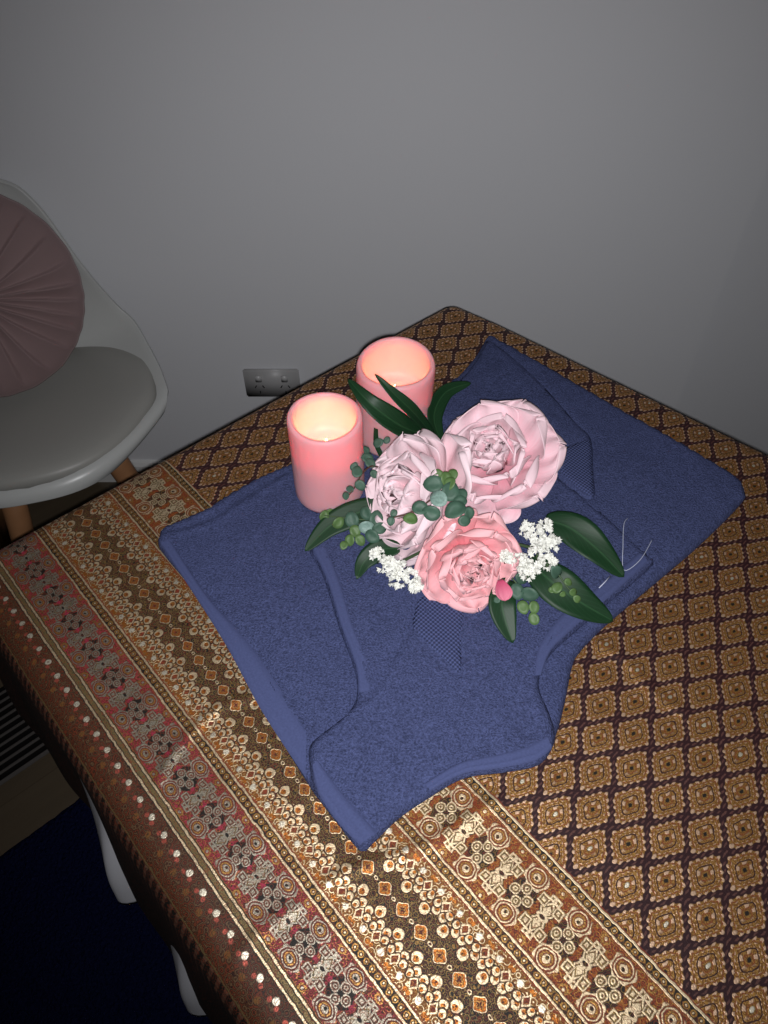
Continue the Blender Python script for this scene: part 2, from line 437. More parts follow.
def petal_mat(name, base, tip):
    m, nt, b = newmat(name)
    y = N(nt, node(nt, 'ShaderNodeSeparateXYZ', {'Vector': node(nt, 'ShaderNodeUVMap', uv_map='UVMap').outputs[0]}).outputs[1])
    x = node(nt, 'ShaderNodeUVMap', uv_map='UVMap').outputs[0]
    mp = node(nt, 'ShaderNodeMapping', {'Vector': x, 'Scale': (22.0, 1.2, 1.0)})
    nz = node(nt, 'ShaderNodeTexNoise', {'Vector': mp.outputs[0], 'Scale': 1.6, 'Detail': 3.0})
    f = (y + (N(nt, nz.outputs[0])-0.5)*0.5).gt(0.42, 0.75)
    nt.links.new(mixc(nt, f, base, tip), b.inputs['Base Color'])
    b.inputs['Roughness'].default_value = 0.6; b.inputs['Specular IOR Level'].default_value = 0.25
    b.inputs['Subsurface Weight'].default_value = 0.0
    b.inputs['Sheen Weight'].default_value = 0.1
    bump(nt, b, nz.outputs[0], 0.25, 0.0010)
    tr = node(nt, 'ShaderNodeBsdfTranslucent', {'Color': (*[min(1, c*1.0) for c in tip], 1)})
    mx = node(nt, 'ShaderNodeMixShader', {0: 0.10}); out = nt.nodes['Material Output']
    nt.links.new(b.outputs[0], mx.inputs[1]); nt.links.new(tr.outputs[0], mx.inputs[2]); nt.links.new(mx.outputs[0], out.inputs[0])
    return m
M_petA = petal_mat('pale_pink_petal', (0.93, 0.41, 0.50), (0.95, 0.69, 0.75))
M_petB = petal_mat('blush_petal', (0.92, 0.50, 0.56), (0.94, 0.73, 0.78))
M_petC = petal_mat('coral_pink_petal', (0.93, 0.27, 0.32), (0.95, 0.52, 0.55))
M_petD = petal_mat('magenta_petal', (0.62, 0.07, 0.17), (0.75, 0.22, 0.32))

# ------------------------------------------------------------------ the room
WY = 1.26; CX = 0.635
def slab(name, lo_, hi, mat):
    bm = bmesh.new(); c = [(a+b_)/2 for a, b_ in zip(lo_, hi)]; d = [b_-a for a, b_ in zip(lo_, hi)]
    box(bm, Vector(c), d); o = frombm(name, bm, mat, smooth=False); o['kind'] = 'structure'; return o
slab('floor', (-2.4, -2.4, -0.1), (2.6, 1.6, 0), M_floor)
slab('ceiling', (-2.4, -2.4, 2.55), (2.6, 1.6, 2.65), M_ceil)
slab('wall_back', (-2.4, WY, 0), (CX, WY+0.25, 2.55), M_wall)
slab('wall_back_recess', (CX, WY+0.045, 0), (2.6, WY+0.25, 2.55), M_wall)
slab('wall_left', (-2.5, -2.4, 0), (-2.4, 1.6, 2.55), M_wall)
slab('wall_right', (2.6, -2.4, 0), (2.7, 1.6, 2.55), M_wall)
slab('wall_front', (-2.5, -2.5, 0), (2.7, -2.4, 2.55), M_wall)
bm = bmesh.new()
prof = [(0, 0), (-0.013, 0), (-0.013, 0.052), (-0.008, 0.060), (0, 0.063)]
v0 = [bm.verts.new((-2.4, WY+y, z)) for y, z in prof]; v1 = [bm.verts.new((CX+0.0, WY+y, z)) for y, z in prof]
for i in range(len(prof)):
    j = (i+1) % len(prof); bm.faces.new((v0[i], v0[j], v1[j], v1[i]))
bm.faces.new(v0); bm.faces.new(v1[::-1])
frombm('baseboard_back', bm, M_skirt, smooth=False)['kind'] = 'structure'

# ------------------------------------------------------------------ floor coverings
def rug():
    s0, s1, t0, t1 = -0.098, 1.75, -0.35, 1.55
    nx, ny = 190, 160; vs = []; fs = []
    for j in range(ny+1):
        for i in range(nx+1):
            s = s0+(s1-s0)*i/nx; t = t0+(t1-t0)*j/ny
            e = min(i, nx-i, j, ny-j)
            p = tab(s, t)
            h = 0.016 + 0.006*noise.noise(Vector((s*90, t*90, 3))) if e > 0 else 0.0015
            if e == 0 or e == 1: p = p + E1*0.004*noise.noise(Vector((s*60, t*60, 9)))
            vs.append((p.x, p.y, h))
    for j in range(ny):
        for i in range(nx):
            a = j*(nx+1)+i; fs.append((a, a+1, a+nx+2, a+nx+1))
    o = mesh('rug', vs, fs, M_rug)
    tag(o, 'navy blue shaggy rug on the floor under and beside the covered table', 'rug')
rug()
def mat_striped():
    m, nt, b = newmat('striped_weave')
    uv = N(nt, node(nt, 'ShaderNodeSeparateXYZ', {'Vector': node(nt, 'ShaderNodeUVMap', uv_map='UVMap').outputs[0]}).outputs[0])
    f = uv.per(0.0165).abs().lt(0.0030, 0.0015)
    nt.links.new(mixc(nt, f, (0.006, 0.005, 0.005), (0.10, 0.09, 0.085)), b.inputs['Base Color']); b.inputs['Roughness'].default_value = 0.9
    b.inputs['Specular IOR Level'].default_value = 0.1
    vs = []; uvs = []; fs = []; s0, s1, t0, t1 = -0.395, -0.212, 0.60, 1.55; nx, ny = 60, 40
    for j in range(ny+1):
        for i in range(nx+1):
            s = s0+(s1-s0)*i/nx; t = t0+(t1-t0)*j/ny; p = tab(s, t)
            e = min(i, nx-i, j, ny-j)
            z = 0.001 if e == 0 else 0.006 + 0.0015*math.cos((s/0.0165)*2*PI)
            vs.append((p.x, p.y, z)); uvs.append((s, t))
    for j in range(ny):
        for i in range(nx):
            a = j*(nx+1)+i; fs.append((a, a+1, a+nx+2, a+nx+1))
    o = mesh('striped_mat', vs, fs, m, uvs=uvs)
    tag(o, 'black woven floor mat with thin grey stripes on the wooden floor beside the rug', 'mat')
mat_striped()

# ------------------------------------------------------------------ the covered table
TL = 1.9
def tright(s):                       # line of the right edge
    if s < 0.071: return 0.012 - 0.20*max(s, -0.0)
    if s < 0.447: return -0.0022 - 0.134*(s-0.071)
    return -0.0526 - 0.02*(s-0.447)/1.4
TLEFT = 0.668; SFAR = 0.016
def drape(s, t, off=0.0, flare=0.10, fold=None, R=0.026):
    """a cloth point with lengths s, t measured on the cloth -> place"""
    bs = min(max(s, SFAR), TL-0.02); bt = min(max(t, tright(bs)), TLEFT)
    ds, dt = s-bs, t-bt; d = math.hypot(ds, dt)
    if d < 1e-9: return bs, bt, TZ+off
    ns, nt_ = ds/d, dt/d; Rr = R+off
    ph = d/R; lim = PI/2-0.10
    if ph <= lim: x = Rr*math.sin(ph); z = -Rr*(1-math.cos(ph))
    else:
        x = Rr*math.sin(lim) + (d-R*lim)*(math.cos(lim)); z = -Rr*(1-math.cos(lim)) - (d-R*lim)*math.sin(lim)
        if fold: x += fold(s, t, d-R*lim)
    return bs+ns*x, bt+nt_*x, TZ+off+z
def grid(vals):
    out = [vals[0][0]]
    for a, b_, st in vals:
        n = max(1, round((b_-a)/st)); out += [a+(b_-a)*k/n for k in range(1, n+1)]
    return out
CREASES = [([(326, 884), (356, 868), (430, 845), (470, 817), (500, 800)], 0.0022, 0.004),
           ([(160, 780), (172, 755), (196, 728), (222, 706), (250, 697)], 0.0022, 0.0035),
           ([(600, 645), (628, 662), (650, 690), (682, 712)], 0.002, 0.004),
           ([(230, 1024-60), (262, 930), (300, 905)], 0.0012, 0.004)]
CR = []
for pts, h, w in CREASES:
    L = catmull([Vector((*to_st(at(x, y, TZ)), 0)) for x, y in pts], 0.004); CR.append((L, h, w))
def crease_h(s, t):
    z = 0
    for L, h, w in CR:
        if abs(s-L[len(L)//2].x) > 0.16 or abs(t-L[len(L)//2].y) > 0.16: continue
        d = min((p.x-s)**2+(p.y-t)**2 for p in L)
        z += h*math.exp(-d/(w*w))
    return z
def cloth():
    S = grid([(-0.26, -0.02, 0.012), (-0.02, 0.05, 0.004), (0.05, 0.76, 0.004), (0.76, TL+0.2, 0.03)])
    T = grid([(-0.36, -0.10, 0.012), (-0.10, 0.4565, 0.005), (0.4565, 0.520, 0.005), (0.520, 0.604, 0.005), (0.604, 0.6555, 0.004), (0.6555, 0.78, 0.004), (0.78, 0.935, 0.008)])
    def fold(s, t, d):
        return 0.005*min(1, d/0.15)*(math.sin(s*19+1.0)+0.6*math.sin(s*43+t*2)) + 0.001
    vs = []; uvs = []; fs = []; n = len(S)
    for t in T:
        for s in S:
            a, b_, z = drape(s, t, 0.0, fold=fold)
            if z > TZ-0.002: z += 0.0009*noise.noise(Vector((s*14, t*14, 1))) + 0.0006*noise.noise(Vector((s*45, t*30, 5))) + crease_h(s, t)
            vs.append(tab(a, b_, z)); uvs.append((s, t))
    for j in range(len(T)-1):
        for i in range(n-1):
            k = j*n+i; fs.append((k, k+n, k+n+1, k+1))
    o = mesh('brocade_tablecloth', vs, fs, M_broc, uvs=uvs)
    cuts = (0.4565, 0.520, 0.604, 0.6555)
    o.data.polygons.foreach_set('material_index', [sum(1 for c in cuts if (T[j]+T[j+1])/2 > c) for j in range(len(T)-1) for i in range(n-1)])
    tag(o, 'gold, maroon and black brocade cloth with woven bands, draped over the table', 'tablecloth')
cloth()
def undersheet():
    S = grid([(-0.2, 0.0, 0.02), (0.0, 0.80, 0.004), (0.8, TL+0.15, 0.03)])
    T = grid([(-0.30, -0.06, 0.03), (-0.06, 0.64, 0.04), (0.64, 0.74, 0.006), (0.74, 0.985, 0.008)])
    def bulge(s):                    # the folds of the hanging hem
        z = 0
        for c, wl, wr, h in ((0.262, 0.085, 0.020, 0.036), (0.278, 0.01, 0.016, 0.012), (0.400, 0.080, 0.024, 0.033), (0.52, 0.09, 0.03, 0.037), (0.66, 0.09, 0.03, 0.03)):
            w = wl if s < c else wr; x = (s-c)/w
            if abs(x) < 1: z = max(z, h*((1+x)**0.9 if s < c else math.cos(x*PI/2)**0.6))
        return z
    def fold(s, t, d): return (bulge(s)-0.013)*sstep(0.02, 0.24, d)
    vs = []; fs = []; n = len(S)
    for t in T:
        for s in S:
            tt = t
            a, b_, z = drape(s, t, -0.0022, fold=fold, R=0.024)
            vs.append(tab(a, b_, z))
    for j in range(len(T)-1):
        for i in range(n-1):
            k = j*n+i; fs.append((k, k+n, k+n+1, k+1))
    o = mesh('under_sheet', vs, fs, M_sheet)
    so = o.modifiers.new('thick', 'SOLIDIFY'); so.thickness = 0.0008; so.offset = -1
    tag(o, 'white sheet whose rounded folds hang out below the left edge of the brocade cloth', 'sheet')
undersheet()
def treatment_table():
    base = tab(0.95, 0.30)
    root = empty('treatment_table', base, A0)
    tag(root, 'padded treatment table hidden under the brocade cloth, beside the white chair', 'table')
    # local x along the table, local y = -E2
    def loc(s, t, z): return Vector((s-0.95, 0.30-t, z)) if False else None
    bm = bmesh.new()
    P = [(SFAR+0.001, TLEFT-0.004), (SFAR+0.001, 0.018), (0.447, -0.044), (TL-0.03, -0.06), (TL-0.03, TLEFT-0.004)]
    top = []; Mi = Matrix.Rotation(-A0, 4, 'Z') @ Matrix.Translation(-base)
    lo2 = [bm.verts.new(Mi @ tab(s, t, 0.650)) for s, t in P]; hi2 = [bm.verts.new(Mi @ tab(s, t, TZ-0.0045)) for s, t in P]
    for i in range(5):
        j = (i+1) % 5; bm.faces.new((lo2[i], lo2[j], hi2[j], hi2[i]))
    bm.faces.new(lo2[::-1]); bm.faces.new(hi2)
    o = frombm('padded_top', bm, M_pad, root, smooth=False)
    bm = bmesh.new()
    for (a, b_) in (((0.06, 0.04), (TL-0.08, -0.02)), ((0.06, 0.60), (TL-0.08, 0.60))):
        p, q = Mi @ tab(*a, 0.63), Mi @ tab(*b_, 0.63); d = q-p
        box(bm, (p+q)/2, (d.length, 0.03, 0.04), Matrix.Rotation(math.atan2(d.y, d.x), 4, 'Z'))
    frombm('frame_rail', bm, M_beech, root, smooth=False)
    for s, t in ((0.10, 0.05), (0.10, 0.58), (TL-0.12, 0.03), (TL-0.12, 0.58)):
        bm = bmesh.new(); p = Mi @ tab(s, t, 0.311); box(bm, p, (0.04, 0.04, 0.582)); frombm('leg', bm, M_beech, root, smooth=False)
treatment_table()

# ------------------------------------------------------------------ the towels
def inpoly(x, y, P):
    c = False; j = len(P)-1
    for i in range(len(P)):
        a, b_ = P[i], P[j]
        if (a.y > y) != (b_.y > y) and x < (b_.x-a.x)*(y-a.y)/(b_.y-a.y)+a.x: c = not c
        j = i
    return c
def towel_layer(name, px, zb, th, mat, parent=None, creases=(), step=0.004, g=0.005, und=0.0016, seed=0, edge=0.006):
    P3 = [at(x, y, zb+th*0.8) for x, y in px]; P = [Vector((p.x, p.y)) for p in P3]
    P = catmull(P, step, True)
    cs = [(catmull([Vector((*at(x, y, zb+th).xy,)) for x, y in pts], 0.003), h, w) for pts, h, w in creases]
    x0 = min(p.x for p in P); x1 = max(p.x for p in P); y0 = min(p.y for p in P); y1 = max(p.y for p in P)
    pts = list(P); n = len(P); dist = [0.0]*n
    y = y0
    row = 0
    while y < y1:
        x = x0 + (g/2 if row % 2 else 0)
        while x < x1:
            if inpoly(x, y, P):
                d = min((p.x-x)**2+(p.y-y)**2 for p in P)**0.5
                if d > step*0.45: pts.append(Vector((x, y))); dist.append(d)
            x += g
        y += g*0.866; row += 1
    vs, _, fs, ov, _, _ = delaunay_2d_cdt(pts, [(i, (i+1) % n) for i in range(n)], [], 1, 1e-6)
    V = []
    for i, v in enumerate(vs):
        src = ov[i][0] if ov[i] else 0
        d = dist[src]
        e = min(1, d/edge); z = zb + th*(0.12+0.88*math.sqrt(max(0, 1-(1-e)**2)))
        z += e*und*(noise.noise(Vector((v.x*16+seed, v.y*16, seed)))+0.5*noise.noise(Vector((v.x*50, v.y*50+seed, 2))))
        for L, h, w in cs:
            dd = min((p.x-v.x)**2+(p.y-v.y)**2 for p in L)
            z += h*math.exp(-dd/(w*w))*max(e, 0.3)
        V.append(Vector((v.x, v.y, z)))
    nb = len(V); F = [list(f) for f in fs]
    edges = {}
    for f in F:
        for a, b_ in zip(f, f[1:]+f[:1]): edges[(a, b_)] = 1
    V += [Vector((v.x, v.y, zb)) for v in V]
    F2 = [tuple(f) for f in F] + [tuple(i+nb for i in reversed(f)) for f in F]
    for a, b_ in edges:
        if (b_, a) not in edges: F2.append((b_, a, a+nb, b_+nb))
    o = mesh(name, V, F2, mat, parent)
    return o
def strip(name, centre, width, z, mat, parent, th=0.0016, seedw=0.0):
    """flat woven strip that follows pixel points (one side = list A, other = list B)"""
    Apts = catmull([at(x, y, z) for x, y in centre], 0.006); Bpts = catmull([at(x, y, z) for x, y in width], 0.006)
    n = 60
    def samp(L, f):
        f = f*(len(L)-1); i = min(int(f), len(L)-2); return L[i].lerp(L[i+1], f-i)
    k = 6; vs = []; fs = []
    for i in range(n+1):
        a, b_ = samp(Apts, i/n), samp(Bpts, i/n)
        for j in range(k+1):
            p = a.lerp(b_, j/k); p = p.copy()
            p.z = z + (th*(0.75 + 0.6*(1 if j in (1,) else 0)) if 0 < j < k else -0.001); vs.append(p)
    for i in range(n):
        for j in range(k):
            q = i*(k+1)+j; fs.append((q, q+1, q+k+2, q+k+1))
    return mesh(name, vs, fs, mat, parent)
ZB = TZ+0.0012; T0 = 0.0085
OUT = [(157, 541), (160, 530), (168, 524), (205, 508), (250, 480), (290, 463), (345, 437), (400, 410), (440, 388), (470, 362), (484, 340), (490, 333), (498, 338),
       (520, 350), (600, 396), (680, 441), (735, 474), (746, 488), (743, 500), (700, 543), (640, 594), (603, 626), (580, 650), (573, 665), (567, 695),
       (560, 724), (552, 742), (535, 755), (500, 764), (466, 772), (430, 790), (398, 815), (366, 845), (358, 845), (335, 818), (312, 788), (285, 745), (262, 708), (226, 642), (190, 585), (165, 554)]
LO = towel_layer('bath_towel', OUT, ZB, T0, M_terry, creases=[
    ([(166, 536), (210, 524), (242, 505), (274, 484), (345, 452)], 0.0022, 0.003), ([(166, 531), (212, 517), (240, 497), (285, 472)], -0.0022, 0.003),
    ([(168, 548), (202, 598), (238, 638), (266, 678), (312, 735)], 0.0026, 0.0028), ([(174, 548), (208, 596), (244, 636), (272, 676), (316, 732)], -0.0018, 0.003),
    ([(492, 340), (540, 386), (590, 440)], -0.002, 0.004)], seed=1)
tag(LO, 'large blue terry towel spread lowest, its corner pointing to the right table edge', 'towel')
strip('hem_band', [(160, 543), (190, 588), (226, 645), (262, 711), (306, 778)], [(171, 541), (206, 594), (243, 636), (272, 676), (306, 728)], ZB+T0+0.0010, M_hem, LO)
Z1 = ZB+T0+0.0005
UT = towel_layer('hand_towel', [(310, 546), (318, 562), (326, 582), (338, 622), (354, 666), (357, 690), (350, 708), (334, 722), (316, 736), (309, 745), (309, 762), (315, 790), (340, 825), (361, 849), (372, 842),
    (398, 817), (427, 797), (464, 776), (504, 770), (538, 763), (552, 748), (556, 730), (549, 708), (540, 686), (542, 668), (553, 650), (575, 630), (612, 598), (650, 566), (652, 557), (632, 538), (600, 510), (568, 484), (530, 462), (440, 450), (370, 480), (330, 526)],
    Z1, 0.0075, M_terry, creases=[
    ([(326, 556), (350, 622), (366, 668), (368, 690)], 0.0022, 0.0028), ([(420, 612), (398, 650), (370, 694)], -0.0040, 0.003), ([(426, 612), (404, 650), (378, 692), (350, 740)], 0.002, 0.004),
    ([(459, 673), (460, 700), (457, 745)], -0.0022, 0.003), ([(310, 762), (330, 752), (352, 790), (370, 812)], 0.0015, 0.003),
    ([(600, 600), (562, 627), (539, 662), (536, 695), (545, 722)], 0.0022, 0.0028), ([(470, 760), (510, 752), (545, 738)], 0.0018, 0.003),
    ([(520, 640), (500, 700), (505, 740)], 0.0015, 0.008)], seed=4)
tag(UT, 'folded blue terry towel on top of the larger one, wavy edge, under the flowers', 'towel')
strip('hem_band', [(313, 549), (328, 582), (340, 622), (356, 666), (358, 694)], [(327, 548), (340, 582), (352, 622), (369, 664), (371, 690)], Z1+0.0082, M_hem, UT)
strip('hem_band', [(312, 766), (318, 792), (338, 822), (360, 845)], [(318, 760), (340, 790), (366, 820), (378, 832)], Z1+0.0082, M_hem, UT)
strip('hem_band', [(648, 562), (612, 594), (575, 626), (551, 650), (541, 676)], [(638, 553), (600, 585), (562, 614), (539, 646), (534, 676)], Z1+0.0082, M_hem, UT)
strip('hem_band', [(552, 748), (538, 759), (504, 767), (464, 773), (430, 791)], [(546, 735), (530, 744), (500, 753), (460, 762), (424, 783)], Z1+0.0082, M_hem, UT)
def patch(name, px, z, parent):
    o = towel_layer(name, px, z, 0.0016, M_waf, parent, step=0.003, g=0.006, und=0, edge=0.003); return o
patch('waffle_band', [(420, 596), (440, 596), (463, 598), (462, 640), (459, 672), (440, 654), (415, 630), (414, 615)], Z1+0.0068, UT)
MF = towel_layer('folded_corner', [(490, 340), (515, 358), (545, 386), (575, 420), (591, 437), (594, 470), (594, 497), (575, 490), (540, 460), (500, 440), (440, 420), (446, 395), (470, 368), (484, 346)],
    Z1-0.0003, 0.004, M_terry, LO, seed=8, creases=[([(500, 350), (560, 430)], 0.001, 0.006)])
patch('waffle_band', [(551, 453), (570, 445), (589, 439), (592, 465), (593, 494), (580, 488), (564, 474)], Z1+0.0036, LO)
# loose threads
bm = bmesh.new()
tube(bm, catmull([at(x, y, Z1+z) for x, y, z in ((628, 518, 0.004), (624, 524, 0.011), (623, 545, 0.014), (624, 570, 0.0125), (640, 560, 0.0118), (652, 540, 0.003))], 0.004), 0.00033, 5)
tag(frombm('loose_thread', bm, M_thread), 'long pale loose thread curling on the blue towel right of the leaves', 'thread')
bm = bmesh.new()
tube(bm, [at(599, 588, Z1+0.0108), at(605, 582, Z1+0.012), at(610, 576, Z1+0.0105)], 0.0005, 5)
tag(frombm('loose_thread', bm, M_thread), 'short white thread end between the two big leaves on the right', 'thread')

# ------------------------------------------------------------------ candles
def wax_mat():
    m, nt, b = newmat('pink_wax')
    b.inputs['Base Color'].default_value = (0.84, 0.40, 0.43, 1)
    b.inputs['Subsurface Weight'].default_value = 1.0
    b.inputs['Subsurface Radius'].default_value = (1.0, 0.42, 0.34)
    b.inputs['Subsurface Scale'].default_value = 0.010
    b.inputs['Roughness'].default_value = 0.45; b.inputs['Specular IOR Level'].default_value = 0.35
    return m
M_wax = wax_mat()
def led_mat():
    m, nt, b = newmat('led_glow')
    b.inputs['Base Color'].default_value = (1, 0.8, 0.5, 1); b.inputs['Emission Color'].default_value = (1, 0.72, 0.32, 1); b.inputs['Emission Strength'].default_value = 6
    return m
M_led = led_mat()
def candle(c, R, H, rim, label, seed, power, lean=(0, 0)):
    root = empty('led_candle', c); root.rotation_euler = (lean[0], lean[1], 0)
    tag(root, label, 'candle', 'pink glowing pillar candles')
    n = 72; D = 0.046; r_in = R-0.0068
    prof = [(0, 0), (R*0.9, 0), (R-0.001, 0.0015), (R, 0.005)] + [(R, 0.005+(H-0.010)*k/10) for k in range(1, 11)] + \
           [(R-0.0008, H-0.0018), (R-0.0025, H), (r_in+0.0020, H-0.0002), (r_in+0.0003, H-0.0030)] + \
           [(r_in, H-0.003-(D-0.010)*k/6) for k in range(1, 7)] + [(r_in-0.003, H-D+0.001), (r_in-0.008, H-D), (0.004, H-D), (0, H-D)]
    bm = bmesh.new(); lathe(bm, prof, n)
    for v in bm.verts:
        a = math.atan2(v.co.y, v.co.x)
        if v.co.z > H-0.03: v.co.z += rim(a)*sstep(H-0.03, H, v.co.z)
        r = math.hypot(v.co.x, v.co.y)
        if r > R*0.7:
            f = 1+0.006*noise.noise(Vector((math.cos(a)*2+seed, math.sin(a)*2, v.co.z*20))); v.co.x *= f; v.co.y *= f
    frombm('wax_body', bm, M_wax, root)
    bm = bmesh.new(); lathe(bm, [(0, 0.016), (0.0015, 0.0125), (0.0030, 0.007), (0.0032, 0.003), (0.0022, 0)], 20)
    o = frombm('flame_bulb', bm, M_led, root); o.location = (0, 0, H-D)
    l = bpy.data.lights.new('candle_light', 'POINT'); lob = bpy.data.objects.new('candle_light', l); SC.collection.objects.link(lob)
    lob.parent = root; lob.location = (0, 0, H-D+0.0200); l.energy = power; l.color = (1.0, 0.68, 0.27); l.shadow_soft_size = 0.003
    return root
zc = ZB+T0
pc = Vector((-0.0575, 0.553, zc))
candle(pc, 0.0370, 0.106, lambda a: 0.0012*math.cos(a-2.0)+0.001*math.cos(2*a), 'front glowing pink pillar candle, the left one, standing on the open towel', 1, 0.050)
pc2 = Vector((0.009, 0.640, zc-0.002))
candle(pc2, 0.0415, 0.104, lambda a: 0.0028*math.cos(a-0.9)-0.001*math.cos(2*a), 'rear glowing pink pillar candle partly behind dark peony leaves', 5, 0.036, lean=(0.0, 0.035))

# ------------------------------------------------------------------ bouquet
BQ = empty('flower_bouquet', at(460, 560, Z1+0.008))
tag(BQ, 'bouquet of pink artificial peonies with white blossom, dark leaves and eucalyptus lying on the towel', 'flowers')
BI = Matrix.Translation(-BQ.location)
def adopt(o, parent=None):
    """give the object (built in world coordinates) its place in the bouquet"""
    o.parent = parent if parent else BQ
    if not parent: o.data.transform(BI)
    return o
def petal_geo(M, L, Wd, e0, e1, cupw, ruf, seed, nu=11, nv=11, notch=0.022):
    """M: frame with z = flower axis, x = outward. e0,e1 = elevation of the petal at base and tip"""
    vs = []; uvs = []; fs = []; rnd = random.Random(seed); ph = rnd.uniform(0, 6); kf = rnd.choice((2.0, 2.6, 3.2))
    x = 0.0; z = 0.0; prof = []
    FF = [1-(1-j/nv)**1.5 for j in range(nv+1)]+[1.0]
    for j in range(nv+1):
        f = FF[j]; e = e0+(e1-e0)*(f**1.3); prof.append((x, z, e)); x += math.cos(e)*L*(FF[j+1]-f); z += math.sin(e)*L*(FF[j+1]-f)
    for j in range(nv+1):
        f = FF[j]; px, pz, e = prof[j]
        w = Wd*(0.28+0.72*math.sin(min(1, f*1.25)*PI/2))*(1 if f < 0.62 else math.sqrt(max(0.004, 1-((f-0.62)/0.381)**2)))
        for i in range(nu+1):
            g = 2*i/nu-1
            y = g*w
            lift = cupw*(g*g)*w*(0.6+0.6*f) + 0.065*L*ruf*f*f*math.sin(g*kf*PI+ph) + 0.10*L*ruf*f*noise.noise(Vector((g*2.2+seed, f*3, seed)))
            nz = Vector((-math.sin(e), 0, math.cos(e)))
            back = -notch*L*f*f*(abs(math.sin(g*3.3+ph))*0.9)*(1.0 if j > nv*0.6 else 0)
            p = Vector((px, y, pz)) + nz*lift + Vector((math.cos(e), 0, math.sin(e)))*back
            vs.append(M @ p); uvs.append(((g+1)/2, f))
    n = nu+1
    for j in range(nv):
        for i in range(nu): k = j*n+i; fs.append((k, k+1, k+n+1, k+n))
    return vs, fs, uvs
def join_geo(L):
    V = []; F = []; U = []
    for v, f, u in L:
        o = len(V); V += v; F += [tuple(i+o for i in q) for q in f]; U += u
    return V, F, U
def peony(centre, axis, R, mat, matin, label, rings, seed, inner=11, roll=0.0):
    z = axis.normalized(); x = z.orthogonal().normalized(); y = z.cross(x)
    B = Matrix(((x.x, y.x, z.x, centre.x), (x.y, y.y, z.y, centre.y), (x.z, y.z, z.z, centre.z), (0, 0, 0, 1)))
    rnd = random.Random(seed); geo = []
    for k in range(inner):
        a = k*2.4+roll; q = k/inner
        M = B @ Matrix.Rotation(a, 4, 'Z') @ Matrix.Translation((0.02*R+0.20*R*q, 0, 0.30*R)) @ Matrix.Rotation(rnd.uniform(-0.5, 0.5), 4, 'Z')
        geo.append(petal_geo(M, R*rnd.uniform(0.48, 0.66), R*rnd.uniform(0.22, 0.32), 1.45-0.55*q, 1.8-0.5*q+rnd.uniform(-0.2, 0.2), 0.3, 1.2, seed*50+k, 8, 8))
    V, F, U = join_geo(geo)
    head = mesh('peony_flower', V, F, matin, uvs=U); adopt(head)
    so = head.modifiers.new('thick', 'SOLIDIFY'); so.thickness = 0.0005
    head['label'] = label
    for ri, (cnt, Lf, Wf, e0, e1, r0, h0, cup, ruf) in enumerate(rings):
        for k in range(cnt):
            a = roll + ri*0.45 + 2*PI*k/cnt + rnd.uniform(-0.14, 0.14)
            M = B @ Matrix.Rotation(a, 4, 'Z') @ Matrix.Translation((r0*R, 0, h0*R)) @ Matrix.Rotation(rnd.uniform(-0.12, 0.12), 4, 'X')
            v, f, u = petal_geo(M, R*Lf*rnd.uniform(0.92, 1.08), R*Wf*rnd.uniform(0.9, 1.1), e0+rnd.uniform(-0.08, 0.08), e1+rnd.uniform(-0.15, 0.15), cup, ruf, seed*90+ri*20+k, 13, 13)
            p = mesh('petal', [BI @ q for q in v], f, mat, head, uvs=u)
            p.modifiers.new('smooth', 'SUBSURF').render_levels = 1; so = p.modifiers.new('thick', 'SOLIDIFY'); so.thickness = 0.0005
    return head
RINGS = [(4, 0.72, 0.42, 0.95, 1.75, 0.12, 0.16, 0.42, 1.0), (5, 0.92, 0.54, 0.62, 1.60, 0.14, 0.08, 0.36, 1.0),
         (5, 1.08, 0.62, 0.32, 1.30, 0.12, 0.02, 0.28, 1.1), (6, 1.14, 0.66, 0.02, 0.95, 0.10, -0.05, 0.20, 1.1)]
def vdir(dx, dy, dz):                # direction given as image right, image up, toward the camera
    return (Vector((1, 0, 0))*dx + UP*dy - FWD*dz).normalized()
zt = Z1+0.008
peony(at(497, 467, zt+0.040), vdir(-0.34, 0.42, 1), 0.058, M_petA, M_petA, 'pale pink open peony, the upper right one', RINGS, 3)
peony(at(431, 500, zt+0.034), vdir(-1.0, 0.18, 0.85), 0.061, M_petB, M_petB, 'blush pink peony turned to the left, nearest the candles', RINGS, 11)
peony(at(464, 554, zt+0.028), vdir(0.15, -0.50, 1), 0.047, M_petC, M_petC, 'deeper coral pink peony at the bottom of the bouquet', RINGS, 23)
# green and pink buds
bm = bmesh.new(); tube(bm, [at(502, 418, zt+0.05), at(507, 414, zt+0.052), at(509, 408, zt+0.054)], [0.0035, 0.0048, 0.0012], 8)
adopt(frombm('green_bud', bm, M_eucg))
M = Matrix.Translation(at(500, 580, zt+0.040)) @ vdir(0.15, -1, 0.6).to_track_quat('X', 'Z').to_matrix().to_4x4()
v, f, u = petal_geo(M, 0.021, 0.008, 0.2, -0.3, 0.4, 0.3, 5)
o = mesh('pink_petal', v, f, M_petD, uvs=u); adopt(o); o['label'] = 'small magenta petal hanging from the coral peony'
o.modifiers.new('thick', 'SOLIDIFY').thickness = 0.0005

